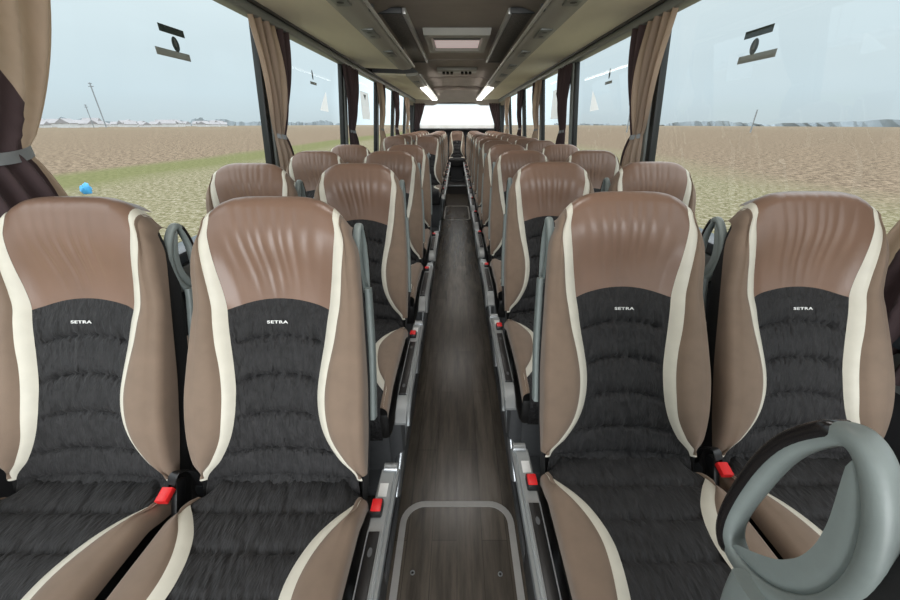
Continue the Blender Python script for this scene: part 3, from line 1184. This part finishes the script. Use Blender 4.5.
# curtains
def curtain(s, yt0, yt1, ytie, wt, yb0, yb1, label, dark_from, dark_first, dark_tie=None, dark_low=None, zt=ZT, ztie=1.24, zb=.86, depth=.07, folds=7, xin=1.155):
    """dark_from: fraction of the width where the cloth changes colour"""
    t = thing('window_curtain', label, 'curtain', (s * xin, ytie, zb), 0, 'curtains along the windows')
    n = folds * 8
    zs = lin(zt, ztie, 16)[:-1] + lin(ztie, zb, 12)
    def pt(u, z):
        if z >= ztie:
            q = (z - ztie) / (zt - ztie)
            f = q ** .75
            ya = (ytie - wt / 2) * (1 - f) + yt0 * f
            yb = (ytie + wt / 2) * (1 - f) + yt1 * f
            am = .010 + .016 * f
            bulge = depth * (1 - f) * .6 + .035 * sin(pi * q)
        else:
            q = (ztie - z) / (ztie - zb)
            f = q ** .6
            ya = (ytie - wt / 2) * (1 - f) + yb0 * f
            yb = (ytie + wt / 2) * (1 - f) + yb1 * f
            am = .010 + .014 * f
            bulge = depth * .6 + .03 * sin(pi * min(1, q * 1.2)) * (1 if q < .8 else .9)
        y = ya + (yb - ya) * u
        x = xin - bulge * (.35 + .65 * sin(pi * u)) - am * sin(2 * pi * folds * u + .8 * sin(5 * u)) - .006 * sin(13 * u + z * 9)
        return (s * x * TX(z) - s * xin, y - ytie, z - zb)
    dt = dark_from if dark_tie is None else dark_tie
    dl = dt if dark_low is None else dark_low
    def bound(z):
        if z >= ztie:
            q = (z - ztie) / (zt - ztie)
            return dt + (dark_from - dt) * q
        q = (ztie - z) / (ztie - zb)
        return dt + (dl - dt) * q
    for part, dk in ((0, dark_first), (1, not dark_first)):
        if part and dark_from > .99 and dt > .99:
            continue
        rows = []
        for z in zs:
            b_ = bound(z)
            lo, hi = (0, b_) if part == 0 else (b_, 1)
            rows.append([pt(lo + (hi - lo) * j / n, z) for j in range(n + 1)])
        o = MB().grid(rows).build('dark_cloth' if dk else 'light_cloth', M['plum'] if dk else M['beige'], t, angle=80)
        o['label'] = 'plum cloth' if dk else 'beige cloth'
    # tie-back band
    band = []
    for z in (ztie + .013, ztie - .013):
        row = []
        for j in range(25):
            u = j / 24
            x, y, zz = pt(u, ztie)
            x = s * (xin - depth * .6 * (.35 + .65 * sin(pi * u)) - .004 - .016 * sin(pi * u) ** .5) * TX(ztie) - s * xin
            row.append((x, (u - .5) * (wt - .006), z - zb - .012 * sin(pi * u)))
        band.append(row)
    MB().grid(band).build('tie_back', M['tie'], t)
    return t
curtain(-1, .74, 1.30, .885, .27, .72, 1.10, 'beige and plum curtain tied back at the near left edge of the picture', .1, True, .86, .82, folds=6, depth=.09)
curtain(-1, 2.30, 2.80, 2.48, .10, 2.43, 2.62, 'beige curtain with dark rear edge on the first visible left pillar', .66, False, folds=6)
curtain(-1, 4.00, 4.55, 4.20, .14, 4.08, 4.40, 'dark plum curtain on the second left pillar', 1.0, True)
curtain(-1, 5.62, 6.15, 5.85, .13, 5.75, 6.05, 'beige curtain with plum edge on the third left pillar', .7, False)
curtain(-1, 7.05, 7.55, 7.3, .13, 7.2, 7.5, 'dark plum curtain on the fourth left pillar', 1.0, True)
curtain(-1, 8.6, 9.1, 8.85, .14, 8.75, 9.05, 'beige curtain on the last left pillar before the rear', 1.0, False)
curtain(1, .46, .98, .74, .22, .62, 1.0, 'curtain tail at the near right edge beside the window seat', .1, True, .6, .97, zb=.70, folds=6, depth=.05)
curtain(1, 2.19, 2.70, 2.44, .11, 2.34, 2.62, 'beige curtain with dark rear edge on the first visible right pillar', .62, False, folds=6)
curtain(1, 3.96, 4.45, 4.18, .13, 4.05, 4.35, 'dark plum curtain on the second right pillar', 1.0, True)
curtain(1, 5.32, 5.85, 5.55, .13, 5.45, 5.75, 'beige curtain with plum edge on the third right pillar', .7, False)
curtain(1, 6.75, 7.25, 7.0, .13, 6.9, 7.2, 'dark plum curtain on the fourth right pillar', 1.0, True)
curtain(1, 8.5, 9.0, 8.75, .14, 8.65, 8.95, 'beige curtain on the last right pillar before the rear', 1.0, False)
# curtains hanging beside the rear window
for s, nm in ((-1, 'left'), (1, 'right')):
    t = thing('rear_curtain', f'dark curtain gathered at the {nm} side of the rear window', 'curtain', (s * 1.0, 10.6, 1.15), 0, 'rear window curtains')
    rows = []
    for z in lin(.70, 0, 12):
        f = z / .70
        w0, w1 = .80 + .24 * (1 - f) ** 1.2, 1.12
        rows.append([(s * (w0 + (w1 - w0) * u - 1.0), .012 * sin(u * 34), z) for u in lin(0, 1, 30)])
    MB().grid(rows).build('gathered_cloth', M['plum'], t, angle=80)

# stickers and drawn-in reflections on the panes
def sticker(s, y, z, sc, label, full=True):
    t = thing('window_sticker', label, 'sticker', (s * (XWIN + .012) * TX(z), y, z), 0, 'stickers on the window panes')
    def quad(y0, y1, z0, z1, nm, mt):
        MB().box(*sorted((0, -s * .002)), y0 * sc, y1 * sc, z0 * sc, z1 * sc).build(nm, mt, t, smooth=False)
    if full:
        quad(-.08, .08, .030, .058, 'upper_bar', M['decal'])
        n = 24
        MB().add([(-s * .002, (.024 * sc) * cos(j * 2 * pi / n), -.006 + .030 * sc * sin(j * 2 * pi / n)) for j in range(n)], [tuple(range(n))]).build('round_symbol', M['decal'], t, smooth=False)
        MB().add([(-s * .003, .008 * sc * cos(j * 2 * pi / n), .018 * sc * sin(j * 2 * pi / n)) for j in range(n)], [tuple(range(n))]).build('symbol_centre', M['decalg'], t, smooth=False)
        quad(-.137, .080, -.062, -.034, 'lower_bar', M['decalg'])
    else:
        n = 24
        MB().add([(-s * .002, (.024 * sc) * cos(j * 2 * pi / n), .02 + .055 * sc * sin(j * 2 * pi / n)) for j in range(n)], [tuple(range(n))]).build('round_symbol', M['decal'], t, smooth=False)
        quad(-.11, .11, -.075, -.045, 'lower_bar', M['decalg'])
    return t
sticker(-1, 1.775, 1.597, .9, 'dark bar, disc and grey bar stuck on the near left window')
sticker(1, 1.68, 1.575, .9, 'dark bar, disc and grey bar stuck on the near right window')
sticker(-1, 3.34, 1.63, .62, 'small dark disc over a grey bar on the second left window', False)
sticker(1, 3.17, 1.62, .62, 'small dark disc over a grey bar on the second right window', False)
for s, y, nm in ((-1, 3.56, 'left'), (1, 3.44, 'right')):
    o = MB().add([(0, .13, .10), (0, .13, -.06), (0, -.09, -.05), (0, .06, .06)], [(0, 1, 2, 3)]).build('window_sticker', M['sheer_white'], smooth=False)  # white shape standing in for a reflection on the glass
    o.location = (s * (XWIN + .015) * TX(1.46), y, 1.46)
    tag(o, f'white triangular reflection on the second {nm} window', 'sticker', 'white triangular reflections')
for s, y, nm in ((-1, 5.15, 'left'), (1, 4.75, 'right')):
    t = thing('window_notice', f'white notice with dark symbol on the third {nm} window', 'notice', (s * (XWIN + .012) * TX(1.55), y, 1.55), 0, 'white notices on the windows')
    MB().box(*sorted((0, -s * .002)), -.22, .22, -.19, .11).build('notice_sheet', M['sheer_white'], t, smooth=False)
    MB().add([(-s * .004, .07, .08), (-s * .004, -.07, .08), (-s * .004, 0, .02)], [(0, 1, 2)]).build('notice_symbol', M['decal'], t, smooth=False)

# barrier in front of the rear stairwell
t = thing('stairwell_barrier', 'blue grey barrier panel at the aisle beside the rear stairwell', 'barrier', (-.60, 3.72, 0))
MB().box(-.30, .32, -.02, .02, .0, .92, .02).build('barrier_panel', M['bluegrey'], t)
MB().tube(catmull([(-.30, 0, .90), (-.30, 0, .97), (-.26, 0, 1.0), (.28, 0, 1.0), (.32, 0, .97), (.32, 0, .0)], 5), .016, 8).build('barrier_rail', M['silver'], t)

# ------------------------------------------------------------------ outside
ZG = -1.9
m = MB().add([(-3000, -3000, 0), (3000, -3000, 0), (3000, 3000, 0), (-3000, 3000, 0)], [(0, 1, 2, 3)])
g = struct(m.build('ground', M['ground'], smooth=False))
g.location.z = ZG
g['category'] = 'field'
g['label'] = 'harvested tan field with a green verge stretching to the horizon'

def treeline(s, x, h, label, seed):
    rnd = random.Random(seed)
    low, top = [], []
    y = -300
    hh = h
    while y < 2600:
        hh += rnd.uniform(-1, 1) * h * .35
        hh = max(h * .35, min(h * 1.6, hh))
        q = .5 + .5 * sin(y * .012 + seed)
        low.append((s * x, y, 0))
        top.append((s * (x + rnd.uniform(-4, 4)), y, hh * (.55 + .6 * q)))
        y += rnd.uniform(5, 14)
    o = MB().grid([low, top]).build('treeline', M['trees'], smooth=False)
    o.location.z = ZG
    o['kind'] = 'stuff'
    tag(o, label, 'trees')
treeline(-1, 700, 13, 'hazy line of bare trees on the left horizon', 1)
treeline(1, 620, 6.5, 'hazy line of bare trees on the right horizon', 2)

hp = None
hpos = []
rnd = random.Random(4)
for i in range(64):
    for _ in range(60):
        x = -rnd.uniform(430, 620)
        y = -x * rnd.uniform(.88, 1.75)
        if all((x - p) ** 2 + (y - q) ** 2 > 23 ** 2 for p, q in hpos):
            break
    hpos.append((x, y))
    if hp is None:
        hp = thing('village_house', 'small pale gabled house in the village on the left horizon', 'house', group='village houses on the left horizon')
        MB().box(-7, 7, -5, 5, 0, 5).build('house_walls', M['house'], hp, smooth=False)
        MB().add([(-7.6, -5.8, 4.6), (7.6, -5.8, 4.6), (7.6, 5.8, 4.6), (-7.6, 5.8, 4.6), (-7.6, 0, 9.5), (7.6, 0, 9.5)], [(0, 1, 5, 4), (2, 3, 4, 5), (0, 4, 3), (1, 2, 5)]).build('house_roof', M['roof'], hp, smooth=False)
        o = hp
    else:
        o = copy_tree(hp)
    o.location = (x, y, ZG)
    sc = rnd.uniform(.8, 1.45)
    o.scale = (sc, sc, sc * rnd.uniform(.6, .95))
    o.rotation_euler = (0, 0, rnd.uniform(0, 3))

def pole(x, y, h, label, cross=True, brace=False, k=1):
    t = thing('utility_pole', label, 'utility pole', (x, y, ZG))
    MB().tube([(0, 0, 0), (0, 0, h)], .28 * k, 8).build('pole_shaft', M['pole'], t)
    if cross:
        MB().box(-1.3 * k, 1.3 * k, -.15 * k, .15 * k, h - 1.9 * k, h - 1.55 * k).build('cross_arm', M['pole'], t)
        MB().box(-.9 * k, .9 * k, -.15 * k, .15 * k, h - .6 * k, h - .25 * k).build('cross_arm', M['pole'], t)
    if brace:
        MB().tube([(-2.6, 1, 0), (-.1, 0, h * .62)], .22, 6).build('brace', M['pole'], t)
    return t
pole(-416, 479, 46, 'tall hazy grey power pole rising beside the village', True, False, 2.2)
pole(-428, 476, 24, 'shorter hazy power pole standing next to the tall one by the village', True, False, 1.6)
pole(130, 178, 9, 'short grey utility pole in the middle of the right field', False)
pole(76, 180, 13, 'thin grey utility pole seen through the second right window', True)

# blue plastic bag lying on the verge
bm = bmesh.new()
bmesh.ops.create_icosphere(bm, subdivisions=3, radius=.22)
rnd = random.Random(3)
for v in bm.verts:
    v.co *= 1 + rnd.uniform(-.14, .14)
    v.co.z = max(v.co.z * (1.1 + .5 * (v.co.x > 0)), -.25)
bm.verts.index_update()
m = MB().add([v.co.copy() for v in bm.verts], [[v.index for v in f.verts] for f in bm.faces])
bm.free()
o = m.build('plastic_bag', M['bluebag'])
o.location = (-19.0, 19.3, ZG + .2)
tag(o, 'bright blue plastic bag lying on the grass verge', 'bag')
